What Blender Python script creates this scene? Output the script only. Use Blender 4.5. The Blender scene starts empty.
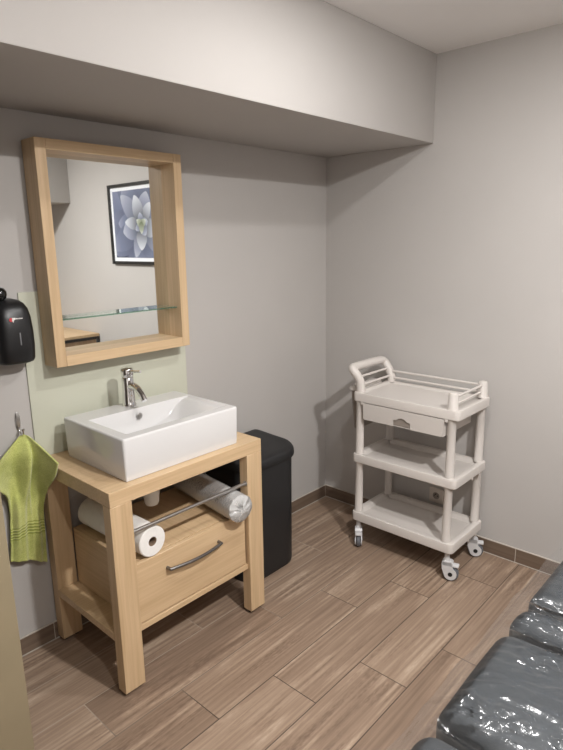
import bpy, bmesh, math, random
from mathutils import Vector, Matrix, noise
random.seed(7)
C = bpy.context.scene.collection
S = bpy.context.scene

# ------------------------------------------------------------------ camera
cam = bpy.data.objects.new('camera', bpy.data.cameras.new('camera'))
C.objects.link(cam)
cr = Vector((0.67151765, -0.74085225, -0.01421242))
cu = Vector((0.17536891, 0.14026263, 0.97445992))
cf = Vector((0.71993735, 0.65685945, -0.22411128))
m = Matrix((cr, cu, -cf)).transposed().to_4x4()
m.translation = Vector((-2.69326, -2.09574, 1.56890))
cam.matrix_world = m
cam.data.sensor_fit = 'HORIZONTAL'
cam.data.sensor_width = 36.0
cam.data.lens = 578.257 / 563.0 * 36.0
cam.data.clip_start = 0.02
S.camera = cam

# ------------------------------------------------------------------ exposure, world, lamps
S.view_settings.view_transform = 'Standard'
S.view_settings.look = 'None'
S.view_settings.gamma = 1.0
S.view_settings.use_curve_mapping = False
S.view_settings.exposure = 0.0
w = bpy.data.worlds.new('world'); S.world = w; w.use_nodes = True
w.node_tree.nodes['Background'].inputs[0].default_value = (0.9, 0.92, 1.0, 1)
w.node_tree.nodes['Background'].inputs[1].default_value = 0.05

def lamp(name, typ, x, y, z, power, col=(1.0, 0.985, 0.97)):
    d = bpy.data.lights.new(name, typ)
    if typ == 'AREA': d.shape = 'DISK'; d.size = .09
    else: d.shadow_soft_size = .045
    d.energy = power; d.color = col
    o = bpy.data.objects.new(name, d); C.objects.link(o)
    o.location = (x, y, z)
    return o
lamp('downlight_or_fill', 'AREA', -1.15, -1.33, 2.405, 11.0)
lamp('upper_wall_fill', 'POINT', -1.20, -1.28, 2.36, 1.5)  # added point fill beside the downlight, spreads light onto the upper walls
lamp('downlight_or_fill', 'AREA', -1.50, -2.27, 2.405, 56)
lamp('downlight_or_fill', 'AREA', -2.25, -2.27, 2.405, 16)  # added fill from the left, brightens the basin's left side
lamp('upper_wall_fill', 'POINT', -1.40, -2.25, 2.37, 16)  # added point fill that lifts the ceiling and upper walls

# ------------------------------------------------------------------ material helpers
def new_mat(name):
    m = bpy.data.materials.new(name); m.use_nodes = True
    nt = m.node_tree
    return m, nt, nt.nodes['Principled BSDF']
def node(nt, typ, **kw):
    n = nt.nodes.new(typ)
    for k, v in kw.items():
        if k.startswith('i_'): n.inputs[k[2:].replace('_', ' ')].default_value = v
        else: setattr(n, k, v)
    return n
def plain(name, col, rough=0.5, metal=0.0, spec=0.5, noise_scale=0, noise_amt=0.0, bump=0.0, bump_scale=200, coat=0.0):
    m, nt, b = new_mat(name)
    b.inputs['Base Color'].default_value = (*col, 1)
    b.inputs['Roughness'].default_value = rough
    b.inputs['Metallic'].default_value = metal
    b.inputs['Specular IOR Level'].default_value = spec
    b.inputs['Coat Weight'].default_value = coat
    tc = node(nt, 'ShaderNodeTexCoord')
    if noise_amt:
        n = node(nt, 'ShaderNodeTexNoise'); n.inputs['Scale'].default_value = noise_scale; n.inputs['Detail'].default_value = 4
        nt.links.new(tc.outputs['Object'], n.inputs['Vector'])
        r = node(nt, 'ShaderNodeValToRGB')
        r.color_ramp.elements[0].position = .3; r.color_ramp.elements[1].position = .7
        r.color_ramp.elements[0].color = tuple(c * (1 - noise_amt) for c in col) + (1,)
        r.color_ramp.elements[1].color = tuple(min(1, c * (1 + noise_amt)) for c in col) + (1,)
        nt.links.new(n.outputs['Fac'], r.inputs['Fac']); nt.links.new(r.outputs['Color'], b.inputs['Base Color'])
    if bump:
        n = node(nt, 'ShaderNodeTexNoise'); n.inputs['Scale'].default_value = bump_scale; n.inputs['Detail'].default_value = 3
        nt.links.new(tc.outputs['Object'], n.inputs['Vector'])
        bp = node(nt, 'ShaderNodeBump'); bp.inputs['Strength'].default_value = bump; bp.inputs['Distance'].default_value = 0.002
        nt.links.new(n.outputs['Fac'], bp.inputs['Height']); nt.links.new(bp.outputs['Normal'], b.inputs['Normal'])
    return m

def wood_mat(name, axis, c0, c1, rough=0.42, scale=1.0):
    """fine straight-grained veneer, grain along one object axis"""
    m, nt, b = new_mat(name)
    tc = node(nt, 'ShaderNodeTexCoord'); oi = node(nt, 'ShaderNodeObjectInfo')
    add = node(nt, 'ShaderNodeVectorMath', operation='ADD')
    mul = node(nt, 'ShaderNodeVectorMath', operation='SCALE'); mul.inputs['Scale'].default_value = 7.0
    cmb = node(nt, 'ShaderNodeCombineXYZ')
    for i in range(3): nt.links.new(oi.outputs['Random'], cmb.inputs[i])
    nt.links.new(cmb.outputs[0], mul.inputs[0])
    nt.links.new(tc.outputs['Object'], add.inputs[0]); nt.links.new(mul.outputs[0], add.inputs[1])
    mp = node(nt, 'ShaderNodeMapping')
    sc = [70 * scale] * 3; sc[axis] = 2.2 * scale
    mp.inputs['Scale'].default_value = sc
    nt.links.new(add.outputs[0], mp.inputs['Vector'])
    n1 = node(nt, 'ShaderNodeTexNoise'); n1.inputs['Scale'].default_value = 1.6; n1.inputs['Detail'].default_value = 5; n1.inputs['Distortion'].default_value = .3
    nt.links.new(mp.outputs[0], n1.inputs['Vector'])
    mp2 = node(nt, 'ShaderNodeMapping')
    sc = [11 * scale] * 3; sc[axis] = .8 * scale
    mp2.inputs['Scale'].default_value = sc
    nt.links.new(add.outputs[0], mp2.inputs['Vector'])
    n2 = node(nt, 'ShaderNodeTexNoise'); n2.inputs['Scale'].default_value = 1.0; n2.inputs['Detail'].default_value = 2; n2.inputs['Distortion'].default_value = .8
    nt.links.new(mp2.outputs[0], n2.inputs['Vector'])
    mx = node(nt, 'ShaderNodeMath', operation='MULTIPLY_ADD'); mx.inputs[1].default_value = .55
    sc2 = node(nt, 'ShaderNodeMath', operation='MULTIPLY'); sc2.inputs[1].default_value = .45
    nt.links.new(n2.outputs['Fac'], sc2.inputs[0])
    nt.links.new(n1.outputs['Fac'], mx.inputs[0]); nt.links.new(sc2.outputs[0], mx.inputs[2])
    r = node(nt, 'ShaderNodeValToRGB')
    r.color_ramp.elements[0].position = .34; r.color_ramp.elements[1].position = .64
    r.color_ramp.elements[0].color = (*c0, 1); r.color_ramp.elements[1].color = (*c1, 1)
    nt.links.new(mx.outputs[0], r.inputs['Fac']); nt.links.new(r.outputs['Color'], b.inputs['Base Color'])
    b.inputs['Roughness'].default_value = rough
    return m

W0, W1 = (0.50, 0.345, 0.195), (0.63, 0.455, 0.275)
wood = [wood_mat('birch_veneer_' + a, i, W0, W1) for i, a in enumerate('xyz')]
side_wood = wood_mat('sideboard_veneer', 2, (0.30, 0.19, 0.11), (0.48, 0.33, 0.20), .5, .7)
wall_paint = plain('warm_grey_paint', (0.475, 0.452, 0.432), .75, spec=.3, noise_scale=3, noise_amt=.015, bump=.04, bump_scale=350)
ceil_paint = plain('ceiling_paint', (0.88, 0.87, 0.86), .8, spec=.2, noise_scale=3, noise_amt=.01)
white_plastic = plain('off_white_plastic', (0.60, 0.56, 0.525), .42, noise_scale=5, noise_amt=.015)
ceramic = plain('white_ceramic', (0.66, 0.65, 0.645), .09, coat=.4)
chrome = plain('chrome', (0.78, 0.78, 0.78), .09, 1.0, noise_scale=9, noise_amt=.02)
steel = plain('brushed_steel', (0.55, 0.54, 0.53), .28, 1.0, noise_scale=60, noise_amt=.06)
dark_steel = plain('satin_nickel', (0.20, 0.19, 0.185), .32, .9, noise_scale=60, noise_amt=.06)
black_plastic = plain('black_plastic', (0.010, 0.010, 0.011), .38, noise_scale=8, noise_amt=.15)
bin_plastic = plain('matt_black_plastic', (0.012, 0.012, 0.013), .5, noise_scale=8, noise_amt=.12)
knob_plastic = plain('gloss_black_plastic', (0.008, 0.008, 0.008), .12)
paper = plain('white_paper', (0.80, 0.78, 0.75), .9, noise_scale=40, noise_amt=.03, bump=.25, bump_scale=150)
cardboard = plain('brown_cardboard', (0.22, 0.15, 0.10), .9, noise_scale=30, noise_amt=.1)
white_pvc = plain('white_pipe_plastic', (0.78, 0.77, 0.75), .4)
outlet_plastic = plain('ivory_socket_plastic', (0.62, 0.56, 0.50), .4)
rubber = plain('grey_rubber', (0.12, 0.125, 0.14), .6)
dark_hole = plain('dark_recess', (0.02, 0.018, 0.016), .8)
castor_white = plain('castor_white_plastic', (0.60, 0.595, 0.60), .35)
bucket_grey = plain('taupe_plastic', (0.27, 0.235, 0.205), .5)
panel_glass = plain('pale_green_panel', (0.56, 0.565, 0.465), .16, spec=.45)
door_paint = plain('olive_beige_door_paint', (0.285, 0.235, 0.150), .5, noise_scale=6, noise_amt=.04)
upholstery = plain('charcoal_upholstery', (0.030, 0.034, 0.038), .6, noise_scale=25, noise_amt=.15, bump=.25, bump_scale=500)
grout_m = plain('pale_grout', (0.50, 0.45, 0.39), .9)
frame_black = plain('black_frame', (0.015, 0.014, 0.013), .4)
print_white = plain('white_mount', (0.78, 0.79, 0.82), .7)
red_print = plain('red_print', (0.55, 0.05, 0.06), .5)
white_print = plain('white_print', (0.75, 0.72, 0.70), .5)
grey_strip = plain('grey_window_strip', (0.20, 0.20, 0.21), .3)

def mirror_mat():
    m, nt, b = new_mat('mirror_silver')
    b.inputs['Base Color'].default_value = (0.86, 0.875, 0.86, 1)
    b.inputs['Metallic'].default_value = 1; b.inputs['Roughness'].default_value = 0.015
    return m
mirror_m = mirror_mat()
def glass_mat():
    m, nt, b = new_mat('green_edge_glass')
    b.inputs['Base Color'].default_value = (0.80, 0.95, 0.90, 1)
    b.inputs['Transmission Weight'].default_value = 1; b.inputs['IOR'].default_value = 1.5
    b.inputs['Roughness'].default_value = 0.0
    va = node(nt, 'ShaderNodeVolumeAbsorption'); va.inputs['Color'].default_value = (0.25, 0.75, 0.58, 1); va.inputs['Density'].default_value = 9
    nt.links.new(va.outputs[0], nt.nodes['Material Output'].inputs['Volume'])
    return m
glass = glass_mat()
def film_mat(name, haze, rough, bump, bscale, trans=(0.93, 0.94, 0.95)):
    m, nt, b = new_mat(name)
    nt.nodes.remove(b)
    out = nt.nodes['Material Output']
    tr = node(nt, 'ShaderNodeBsdfTransparent'); tr.inputs['Color'].default_value = (*trans, 1)
    gl = node(nt, 'ShaderNodeBsdfGlossy'); gl.inputs['Roughness'].default_value = rough; gl.inputs['Color'].default_value = (1, 1, 1, 1)
    df = node(nt, 'ShaderNodeBsdfDiffuse'); df.inputs['Color'].default_value = (0.8, 0.8, 0.8, 1)
    fr = node(nt, 'ShaderNodeFresnel'); fr.inputs['IOR'].default_value = 1.5
    fb = node(nt, 'ShaderNodeMath', operation='MULTIPLY_ADD'); fb.inputs[1].default_value = 1.0; fb.inputs[2].default_value = .0; fb.use_clamp = True
    nt.links.new(fr.outputs[0], fb.inputs[0])
    m1 = node(nt, 'ShaderNodeMixShader'); m1.inputs[0].default_value = haze
    nt.links.new(tr.outputs[0], m1.inputs[1]); nt.links.new(df.outputs[0], m1.inputs[2])
    m2 = node(nt, 'ShaderNodeMixShader')
    nt.links.new(fb.outputs[0], m2.inputs[0]); nt.links.new(m1.outputs[0], m2.inputs[1]); nt.links.new(gl.outputs[0], m2.inputs[2])
    nt.links.new(m2.outputs[0], out.inputs['Surface'])
    tc = node(nt, 'ShaderNodeTexCoord')
    n = node(nt, 'ShaderNodeTexNoise'); n.inputs['Scale'].default_value = bscale; n.inputs['Detail'].default_value = 3; n.inputs['Distortion'].default_value = 1.2
    nt.links.new(tc.outputs['Object'], n.inputs['Vector'])
    bp = node(nt, 'ShaderNodeBump'); bp.inputs['Strength'].default_value = bump; bp.inputs['Distance'].default_value = 0.004
    nt.links.new(n.outputs['Fac'], bp.inputs['Height'])
    for x in (gl, fr, df): nt.links.new(bp.outputs['Normal'], x.inputs['Normal'])
    return m
film = film_mat('clear_plastic_sheet', .010, .17, .35, 26)
wrap = film_mat('clear_wrap', .30, .25, .4, 60)

def floor_mat():
    m, nt, b = new_mat('wood_effect_tile')
    L = nt.links
    def M(op, a=None, b_=None, c=None):
        n = node(nt, 'ShaderNodeMath', operation=op)
        for i, v in enumerate((a, b_, c)):
            if v is None: continue
            if isinstance(v, (int, float)): n.inputs[i].default_value = v
            else: L.new(v, n.inputs[i])
        return n.outputs[0]
    tc = node(nt, 'ShaderNodeTexCoord'); sp = node(nt, 'ShaderNodeSeparateXYZ'); L.new(tc.outputs['Object'], sp.inputs[0])
    x, y = sp.outputs[0], sp.outputs[1]
    v = M('DIVIDE', M('MULTIPLY_ADD', y, -1, -0.0125), 0.2015)       # row coordinate
    row = M('FLOOR', v); fv = M('SUBTRACT', v, row)
    # joint x of a row: row 3 -> -1.632, shifting +0.27 each row; tile 0.81 long
    u = M('DIVIDE', M('SUBTRACT', x, M('MULTIPLY_ADD', row, 0.27, -2.442)), 0.81)
    col = M('FLOOR', u); fu = M('SUBTRACT', u, col)
    dv = M('MULTIPLY', M('MINIMUM', fv, M('SUBTRACT', 1, fv)), 0.2015)
    du = M('MULTIPLY', M('MINIMUM', fu, M('SUBTRACT', 1, fu)), 0.81)
    d = M('MINIMUM', dv, du)
    g = node(nt, 'ShaderNodeMapRange'); g.inputs['From Min'].default_value = .0009; g.inputs['From Max'].default_value = .0022
    L.new(d, g.inputs['Value'])
    tile = g.outputs[0]      # 0 in the joint, 1 on the tile
    idv = node(nt, 'ShaderNodeCombineXYZ'); L.new(row, idv.inputs[0]); L.new(col, idv.inputs[1])
    wn = node(nt, 'ShaderNodeTexWhiteNoise'); wn.noise_dimensions = '2D'; L.new(idv.outputs[0], wn.inputs['Vector'])
    off = node(nt, 'ShaderNodeVectorMath', operation='SCALE'); off.inputs['Scale'].default_value = 9; L.new(wn.outputs['Color'], off.inputs[0])
    pos = node(nt, 'ShaderNodeVectorMath', operation='ADD'); L.new(tc.outputs['Object'], pos.inputs[0]); L.new(off.outputs[0], pos.inputs[1])
    # cathedral grain: distorted bands
    mp = node(nt, 'ShaderNodeMapping'); mp.inputs['Scale'].default_value = (.45, 13, 1); L.new(pos.outputs[0], mp.inputs['Vector'])
    n0 = node(nt, 'ShaderNodeTexNoise'); n0.inputs['Scale'].default_value = 1.1; n0.inputs['Detail'].default_value = 2; L.new(mp.outputs[0], n0.inputs['Vector'])
    rings = M('SINE', M('MULTIPLY', n0.outputs['Fac'], 34))
    mp1 = node(nt, 'ShaderNodeMapping'); mp1.inputs['Scale'].default_value = (1.6, 90, 1); L.new(pos.outputs[0], mp1.inputs['Vector'])
    n1 = node(nt, 'ShaderNodeTexNoise'); n1.inputs['Scale'].default_value = 1.2; n1.inputs['Detail'].default_value = 5; L.new(mp1.outputs[0], n1.inputs['Vector'])
    mp2 = node(nt, 'ShaderNodeMapping'); mp2.inputs['Scale'].default_value = (2, 6, 1); L.new(pos.outputs[0], mp2.inputs['Vector'])
    n2 = node(nt, 'ShaderNodeTexNoise'); n2.inputs['Scale'].default_value = 1.5; n2.inputs['Detail'].default_value = 3; L.new(mp2.outputs[0], n2.inputs['Vector'])
    patch = node(nt, 'ShaderNodeMapRange'); patch.inputs['From Min'].default_value = .42; patch.inputs['From Max'].default_value = .62; L.new(n2.outputs['Fac'], patch.inputs['Value'])
    rp = M('MULTIPLY', M('MULTIPLY', rings, patch.outputs[0]), .15)
    # speckle breaks the rings up like chalked open grain
    mp3 = node(nt, 'ShaderNodeMapping'); mp3.inputs['Scale'].default_value = (40, 160, 1); L.new(pos.outputs[0], mp3.inputs['Vector'])
    n3 = node(nt, 'ShaderNodeTexNoise'); n3.inputs['Scale'].default_value = 1.0; n3.inputs['Detail'].default_value = 2; L.new(mp3.outputs[0], n3.inputs['Vector'])
    rp2 = M('MULTIPLY', rp, M('MULTIPLY_ADD', n3.outputs['Fac'], 3.6, -.8))
    f = M('ADD', M('MULTIPLY_ADD', n1.outputs['Fac'], .50, .12), rp2)
    f = M('ADD', f, M('MULTIPLY_ADD', n2.outputs['Fac'], .30, -.06))
    f = M('ADD', f, M('MULTIPLY_ADD', wn.outputs['Value'], .16, -.08))
    r = node(nt, 'ShaderNodeValToRGB'); cr_ = r.color_ramp
    cr_.elements[0].position = .25; cr_.elements[1].position = .80
    cr_.elements[0].color = (0.165, 0.110, 0.077, 1); cr_.elements[1].color = (0.46, 0.355, 0.265, 1)
    e = cr_.elements.new(.5); e.color = (0.285, 0.202, 0.144, 1)
    L.new(f, r.inputs['Fac'])
    # joints: pale grout near the back wall, darker further into the room
    gr = node(nt, 'ShaderNodeMapRange'); gr.inputs['From Min'].default_value = -.70; gr.inputs['From Max'].default_value = -.45; L.new(y, gr.inputs['Value'])
    gc = node(nt, 'ShaderNodeMixRGB'); gc.inputs[1].default_value = (0.045, 0.030, 0.022, 1); gc.inputs[2].default_value = (0.36, 0.30, 0.24, 1); L.new(gr.outputs[0], gc.inputs[0])
    mx = node(nt, 'ShaderNodeMixRGB'); L.new(tile, mx.inputs[0]); L.new(gc.outputs[0], mx.inputs[1]); L.new(r.outputs['Color'], mx.inputs[2])
    L.new(mx.outputs[0], b.inputs['Base Color'])
    b.inputs['Roughness'].default_value = .48; b.inputs['Specular IOR Level'].default_value = .4
    bp = node(nt, 'ShaderNodeBump'); bp.inputs['Strength'].default_value = .35; bp.inputs['Distance'].default_value = .0015
    h = M('ADD', tile, M('MULTIPLY', n1.outputs['Fac'], .3)); L.new(h, bp.inputs['Height']); L.new(bp.outputs['Normal'], b.inputs['Normal'])
    return m
floor_m = floor_mat()
skirt_m = wood_mat('wood_effect_skirting', 0, (0.105, 0.070, 0.050), (0.20, 0.145, 0.105), .45, .5)
skirt_my = wood_mat('wood_effect_skirting_right', 1, (0.105, 0.070, 0.050), (0.20, 0.145, 0.105), .45, .5)

def towel_mat():
    m, nt, b = new_mat('green_terry'); L = nt.links
    tc = node(nt, 'ShaderNodeTexCoord')
    n = node(nt, 'ShaderNodeTexNoise'); n.inputs['Scale'].default_value = 330; n.inputs['Detail'].default_value = 3; L.new(tc.outputs['Object'], n.inputs['Vector'])
    n2 = node(nt, 'ShaderNodeTexNoise'); n2.inputs['Scale'].default_value = 14; n2.inputs['Detail'].default_value = 2; L.new(tc.outputs['Object'], n2.inputs['Vector'])
    uv = node(nt, 'ShaderNodeUVMap'); sp = node(nt, 'ShaderNodeSeparateXYZ'); L.new(uv.outputs[0], sp.inputs[0])
    # woven band near the lower hem
    band = node(nt, 'ShaderNodeMapRange'); band.inputs['From Min'].default_value = .185; band.inputs['From Max'].default_value = .195; L.new(sp.outputs[1], band.inputs['Value'])
    band2 = node(nt, 'ShaderNodeMapRange'); band2.inputs['From Min'].default_value = .285; band2.inputs['From Max'].default_value = .275; L.new(sp.outputs[1], band2.inputs['Value'])
    bm_ = node(nt, 'ShaderNodeMath', operation='MULTIPLY'); L.new(band.outputs[0], bm_.inputs[0]); L.new(band2.outputs[0], bm_.inputs[1])
    sn = node(nt, 'ShaderNodeMath', operation='MULTIPLY'); sn.inputs[1].default_value = 6.283 * 50; L.new(sp.outputs[1], sn.inputs[0])
    si = node(nt, 'ShaderNodeMath', operation='SINE'); L.new(sn.outputs[0], si.inputs[0])
    hb = node(nt, 'ShaderNodeMixRGB'); L.new(bm_.outputs[0], hb.inputs[0])
    sc = node(nt, 'ShaderNodeMath', operation='MULTIPLY_ADD'); sc.inputs[1].default_value = .35; sc.inputs[2].default_value = .4; L.new(si.outputs[0], sc.inputs[0])
    L.new(n.outputs['Fac'], hb.inputs[1]); L.new(sc.outputs[0], hb.inputs[2])
    r = node(nt, 'ShaderNodeValToRGB'); r.color_ramp.elements[0].position = .25; r.color_ramp.elements[1].position = .75
    r.color_ramp.elements[0].color = (0.29, 0.33, 0.060, 1); r.color_ramp.elements[1].color = (0.74, 0.755, 0.29, 1)
    ad = node(nt, 'ShaderNodeMath', operation='MULTIPLY_ADD'); ad.inputs[1].default_value = .6; L.new(hb.outputs[0], ad.inputs[0])
    s2 = node(nt, 'ShaderNodeMath', operation='MULTIPLY'); s2.inputs[1].default_value = .4; L.new(n2.outputs['Fac'], s2.inputs[0]); L.new(s2.outputs[0], ad.inputs[2])
    L.new(ad.outputs[0], r.inputs['Fac']); L.new(r.outputs['Color'], b.inputs['Base Color'])
    b.inputs['Roughness'].default_value = 1; b.inputs['Specular IOR Level'].default_value = .1
    b.inputs['Sheen Weight'].default_value = .4
    bp = node(nt, 'ShaderNodeBump'); bp.inputs['Strength'].default_value = .6; bp.inputs['Distance'].default_value = .004
    L.new(hb.outputs[0], bp.inputs['Height']); L.new(bp.outputs['Normal'], b.inputs['Normal'])
    return m
towel_m = towel_mat()

def petal_mat(name, base, tip, edge):
    m, nt, b = new_mat(name); L = nt.links
    uv = node(nt, 'ShaderNodeUVMap'); sp = node(nt, 'ShaderNodeSeparateXYZ'); L.new(uv.outputs[0], sp.inputs[0])
    r = node(nt, 'ShaderNodeValToRGB'); r.color_ramp.elements[0].color = (*base, 1); r.color_ramp.elements[1].color = (*edge, 1)
    e = r.color_ramp.elements.new(.7); e.color = (*tip, 1)
    L.new(sp.outputs[1], r.inputs['Fac']); L.new(r.outputs['Color'], b.inputs['Base Color']); b.inputs['Roughness'].default_value = .6
    return m

# ------------------------------------------------------------------ mesh helpers
def mk(name, bm, mat, parent=None, smooth=True, angle=40):
    bmesh.ops.recalc_face_normals(bm, faces=bm.faces)
    me = bpy.data.meshes.new(name); bm.to_mesh(me); bm.free()
    for mm in (mat if isinstance(mat, (list, tuple)) else [mat]): me.materials.append(mm)
    if smooth:
        for p in me.polygons: p.use_smooth = True
        try: me.set_sharp_from_angle(angle=math.radians(angle))
        except Exception: pass
    o = bpy.data.objects.new(name, me); C.objects.link(o)
    if parent is not None: o.parent = parent
    return o
def tag(o, label, cat, group=None):
    o['label'] = label; o['category'] = cat
    if group: o['group'] = group
    return o
def thing(name, loc, label, cat, rz=0, group=None):
    o = bpy.data.objects.new(name, None); C.objects.link(o); o.location = loc; o.rotation_euler = (0, 0, rz)
    o.empty_display_size = .1
    return tag(o, label, cat, group)
def struct(o): o['kind'] = 'structure'; return o
def copy_child(o, parent, loc=None, label=None):
    c = o.copy(); C.objects.link(c); c.parent = parent
    if loc is not None: c.location = loc
    for ch in list(o.children): copy_child(ch, c)
    return c

def box(bm, x0, x1, y0, y1, z0, z1, bev=0.0, seg=2, mi=0):
    t = bmesh.new()
    bmesh.ops.create_cube(t, size=1)
    for v in t.verts:
        v.co = Vector(((x0 + x1) / 2 + v.co.x * (x1 - x0), (y0 + y1) / 2 + v.co.y * (y1 - y0), (z0 + z1) / 2 + v.co.z * (z1 - z0)))
    if bev: bmesh.ops.bevel(t, geom=list(t.edges), offset=bev, segments=seg, affect='EDGES', profile=.5, clamp_overlap=True)
    for f in t.faces: f.material_index = mi
    merge(bm, t)
def merge(bm, t):
    me = bpy.data.meshes.new('tmp'); t.to_mesh(me); t.free(); bm.from_mesh(me); bpy.data.meshes.remove(me)
def rrect(x0, x1, y0, y1, r, n=6):
    pts = []
    r = min(r, (x1 - x0) / 2 - 1e-4, (y1 - y0) / 2 - 1e-4)
    for cx, cy, a0 in ((x1 - r, y1 - r, 0), (x0 + r, y1 - r, 90), (x0 + r, y0 + r, 180), (x1 - r, y0 + r, 270)):
        for i in range(n + 1):
            a = math.radians(a0 + 90 * i / n); pts.append((cx + r * math.cos(a), cy + r * math.sin(a)))
    return pts
def loft(bm, rings, cap0=True, cap1=True, closed=True, mi=0):
    vs = [[bm.verts.new(p) for p in r] for r in rings]
    n = len(vs[0])
    for a, b in zip(vs, vs[1:]):
        for i in range(n if closed else n - 1):
            f = bm.faces.new((a[i], a[(i + 1) % n], b[(i + 1) % n], b[i])); f.material_index = mi
    if cap0: bm.faces.new(vs[0][::-1]).material_index = mi
    if cap1: bm.faces.new(vs[-1]).material_index = mi
    return vs
def rings_rr(x0, x1, y0, y1, r, spec, n=6):
    """spec: list of (inset, z)"""
    out = []
    for ins, z in spec:
        out.append([(p[0], p[1], z) for p in rrect(x0 + ins, x1 - ins, y0 + ins, y1 - ins, max(r - ins, .002), n)])
    return out
def tube(bm, path, r, n=12, cap=True, mi=0, rs=None):
    P = [Vector(p) for p in path]; rings = []
    up = None
    for i, p in enumerate(P):
        t = (P[min(i + 1, len(P) - 1)] - P[max(i - 1, 0)]).normalized()
        if up is None:
            up = Vector((0, 0, 1)) if abs(t.z) < .9 else Vector((0, 1, 0))
        a = t.cross(up)
        if a.length < 1e-5: a = t.cross(Vector((1, 0, 0)))
        a.normalize(); b = a.cross(t).normalized(); up = b
        rr = rs[i] if rs else r
        rings.append([p + a * rr * math.cos(2 * math.pi * k / n) + b * rr * math.sin(2 * math.pi * k / n) for k in range(n)])
    loft(bm, rings, cap, cap, mi=mi)
def bez(p0, p1, p2, p3, n=10):
    p0, p1, p2, p3 = map(Vector, (p0, p1, p2, p3)); o = []
    for i in range(n + 1):
        t = i / n; o.append(p0 * (1 - t) ** 3 + p1 * 3 * t * (1 - t) ** 2 + p2 * 3 * t * t * (1 - t) + p3 * t ** 3)
    return o
def lathe(bm, prof, n=28, M=None, mi=0):
    """prof: (r, z) ; revolve about z then transform by M"""
    rings = []
    for r, z in prof:
        rings.append([Vector((max(r, 1e-4) * math.cos(2 * math.pi * k / n), max(r, 1e-4) * math.sin(2 * math.pi * k / n), z)) for k in range(n)])
    if M is not None: rings = [[M @ p for p in r] for r in rings]
    loft(bm, rings, True, True, mi=mi)
def orient(o, d):
    """matrix taking z axis to direction d, origin to o"""
    q = Vector((0, 0, 1)).rotation_difference(Vector(d).normalized())
    mm = q.to_matrix().to_4x4(); mm.translation = Vector(o); return mm
def sstep(a, b, x):
    t = max(0, min(1, (x - a) / (b - a))); return t * t * (3 - 2 * t)
def grid(bm, fn, nu, nv, uvs=True, mi=0):
    uvl = bm.loops.layers.uv.verify() if uvs else None
    V = [[bm.verts.new(fn(i / nu, j / nv)) for i in range(nu + 1)] for j in range(nv + 1)]
    for j in range(nv):
        for i in range(nu):
            f = bm.faces.new((V[j][i], V[j][i + 1], V[j + 1][i + 1], V[j + 1][i])); f.material_index = mi
            if uvs:
                for lp, (a, b) in zip(f.loops, ((i, j), (i + 1, j), (i + 1, j + 1), (i, j + 1))): lp[uvl].uv = (a / nu, b / nv)
    return V

# ------------------------------------------------------------------ room shell
XL, YR, ZC = -3.0, -3.7, 2.414
T = .1
def shell(name, mat, *b):
    bm = bmesh.new(); box(bm, *b); return struct(mk(name, bm, mat, smooth=False))
shell('floor', floor_m, XL - T, T, YR - T, T, -T, 0)
shell('ceiling', ceil_paint, XL - T, T, YR - T, T, ZC, ZC + T)
shell('wall_back', wall_paint, XL - T, T, 0, T, 0, ZC)
shell('wall_right', wall_paint, 0, T, YR, 0, 0, ZC)
shell('wall_left', wall_paint, XL - T, XL, YR, 0, 0, ZC)
shell('wall_front', wall_paint, XL - T, T, YR - T, YR, 0, ZC)
bm = bmesh.new(); box(bm, XL, -.0, -.6515, 0, 2.021, ZC, .004, 2); struct(mk('trim_1', bm, wall_paint))          # bulkhead over the washstand
bm = bmesh.new(); box(bm, XL, -.0, YR, -2.88, 1.93, ZC, .004, 2); struct(mk('trim_2', bm, wall_paint))            # bulkhead at the far end
# skirting tiles with a pale bead of grout above and below
def skirting(name, mat, along, a0, a1, joints):
    bm = bmesh.new()
    segs = [a0] + list(joints) + [a1]
    for s0, s1 in zip(segs, segs[1:]):
        if along == 'x': box(bm, s0 + .001, s1 - .001, -.0095, 0, .003, .0735, .0012, 1)
        else: box(bm, -.0095, 0, s0 + .001, s1 - .001, .003, .0735, .0012, 1)
    o = struct(mk(name, bm, mat))
    g = bmesh.new()
    if along == 'x':
        box(g, a0, a1, -.012, 0, 0, .0035, .001, 1); box(g, a0, a1, -.0085, 0, .073, .0765, .001, 1); box(g, a0, a1, -.0088, 0, .003, .073)
    else:
        box(g, -.012, 0, a0, a1, 0, .0035, .001, 1); box(g, -.0085, 0, a0, a1, .073, .0765, .001, 1); box(g, -.0088, 0, a0, a1, .003, .073)
    mk('grout_line', g, grout_m, o)
skirting('baseboard_back', skirt_m, 'x', XL, -.0095, (-2.60, -1.80, -1.0))
skirting('baseboard_right', skirt_my, 'y', YR, 0, (-3.6, -2.8, -2.0, -1.197, -.397))

# door leaf standing open at the left edge of the view
bm = bmesh.new()
box(bm, 0, .80, -.02, .02, .008, 2.05, .003, 2)
d = struct(mk('door_1', bm, door_paint)); d.location = (-2.972, -.66, 0); d.rotation_euler = (0, 0, math.radians(1.5))
bm = bmesh.new()
tube(bm, [(.09, -.02, 1.02), (.09, -.065, 1.02), (.10, -.072, 1.02), (.20, -.072, 1.02)], .009)
lathe(bm, [(.026, 0), (.026, .006), (.01, .010)], 20, orient((.09, -.02, 1.02), (0, -1, 0)))
mk('door_handle', bm, steel, d)

# ------------------------------------------------------------------ backsplash panel
bm = bmesh.new(); box(bm, -1.790, -1.055, -.006, -.0002, .775, 1.406, .001, 1)
tag(mk('backsplash_panel', bm, panel_glass), 'pale green glass splashback panel on the wall behind the washbasin', 'splashback')

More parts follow.
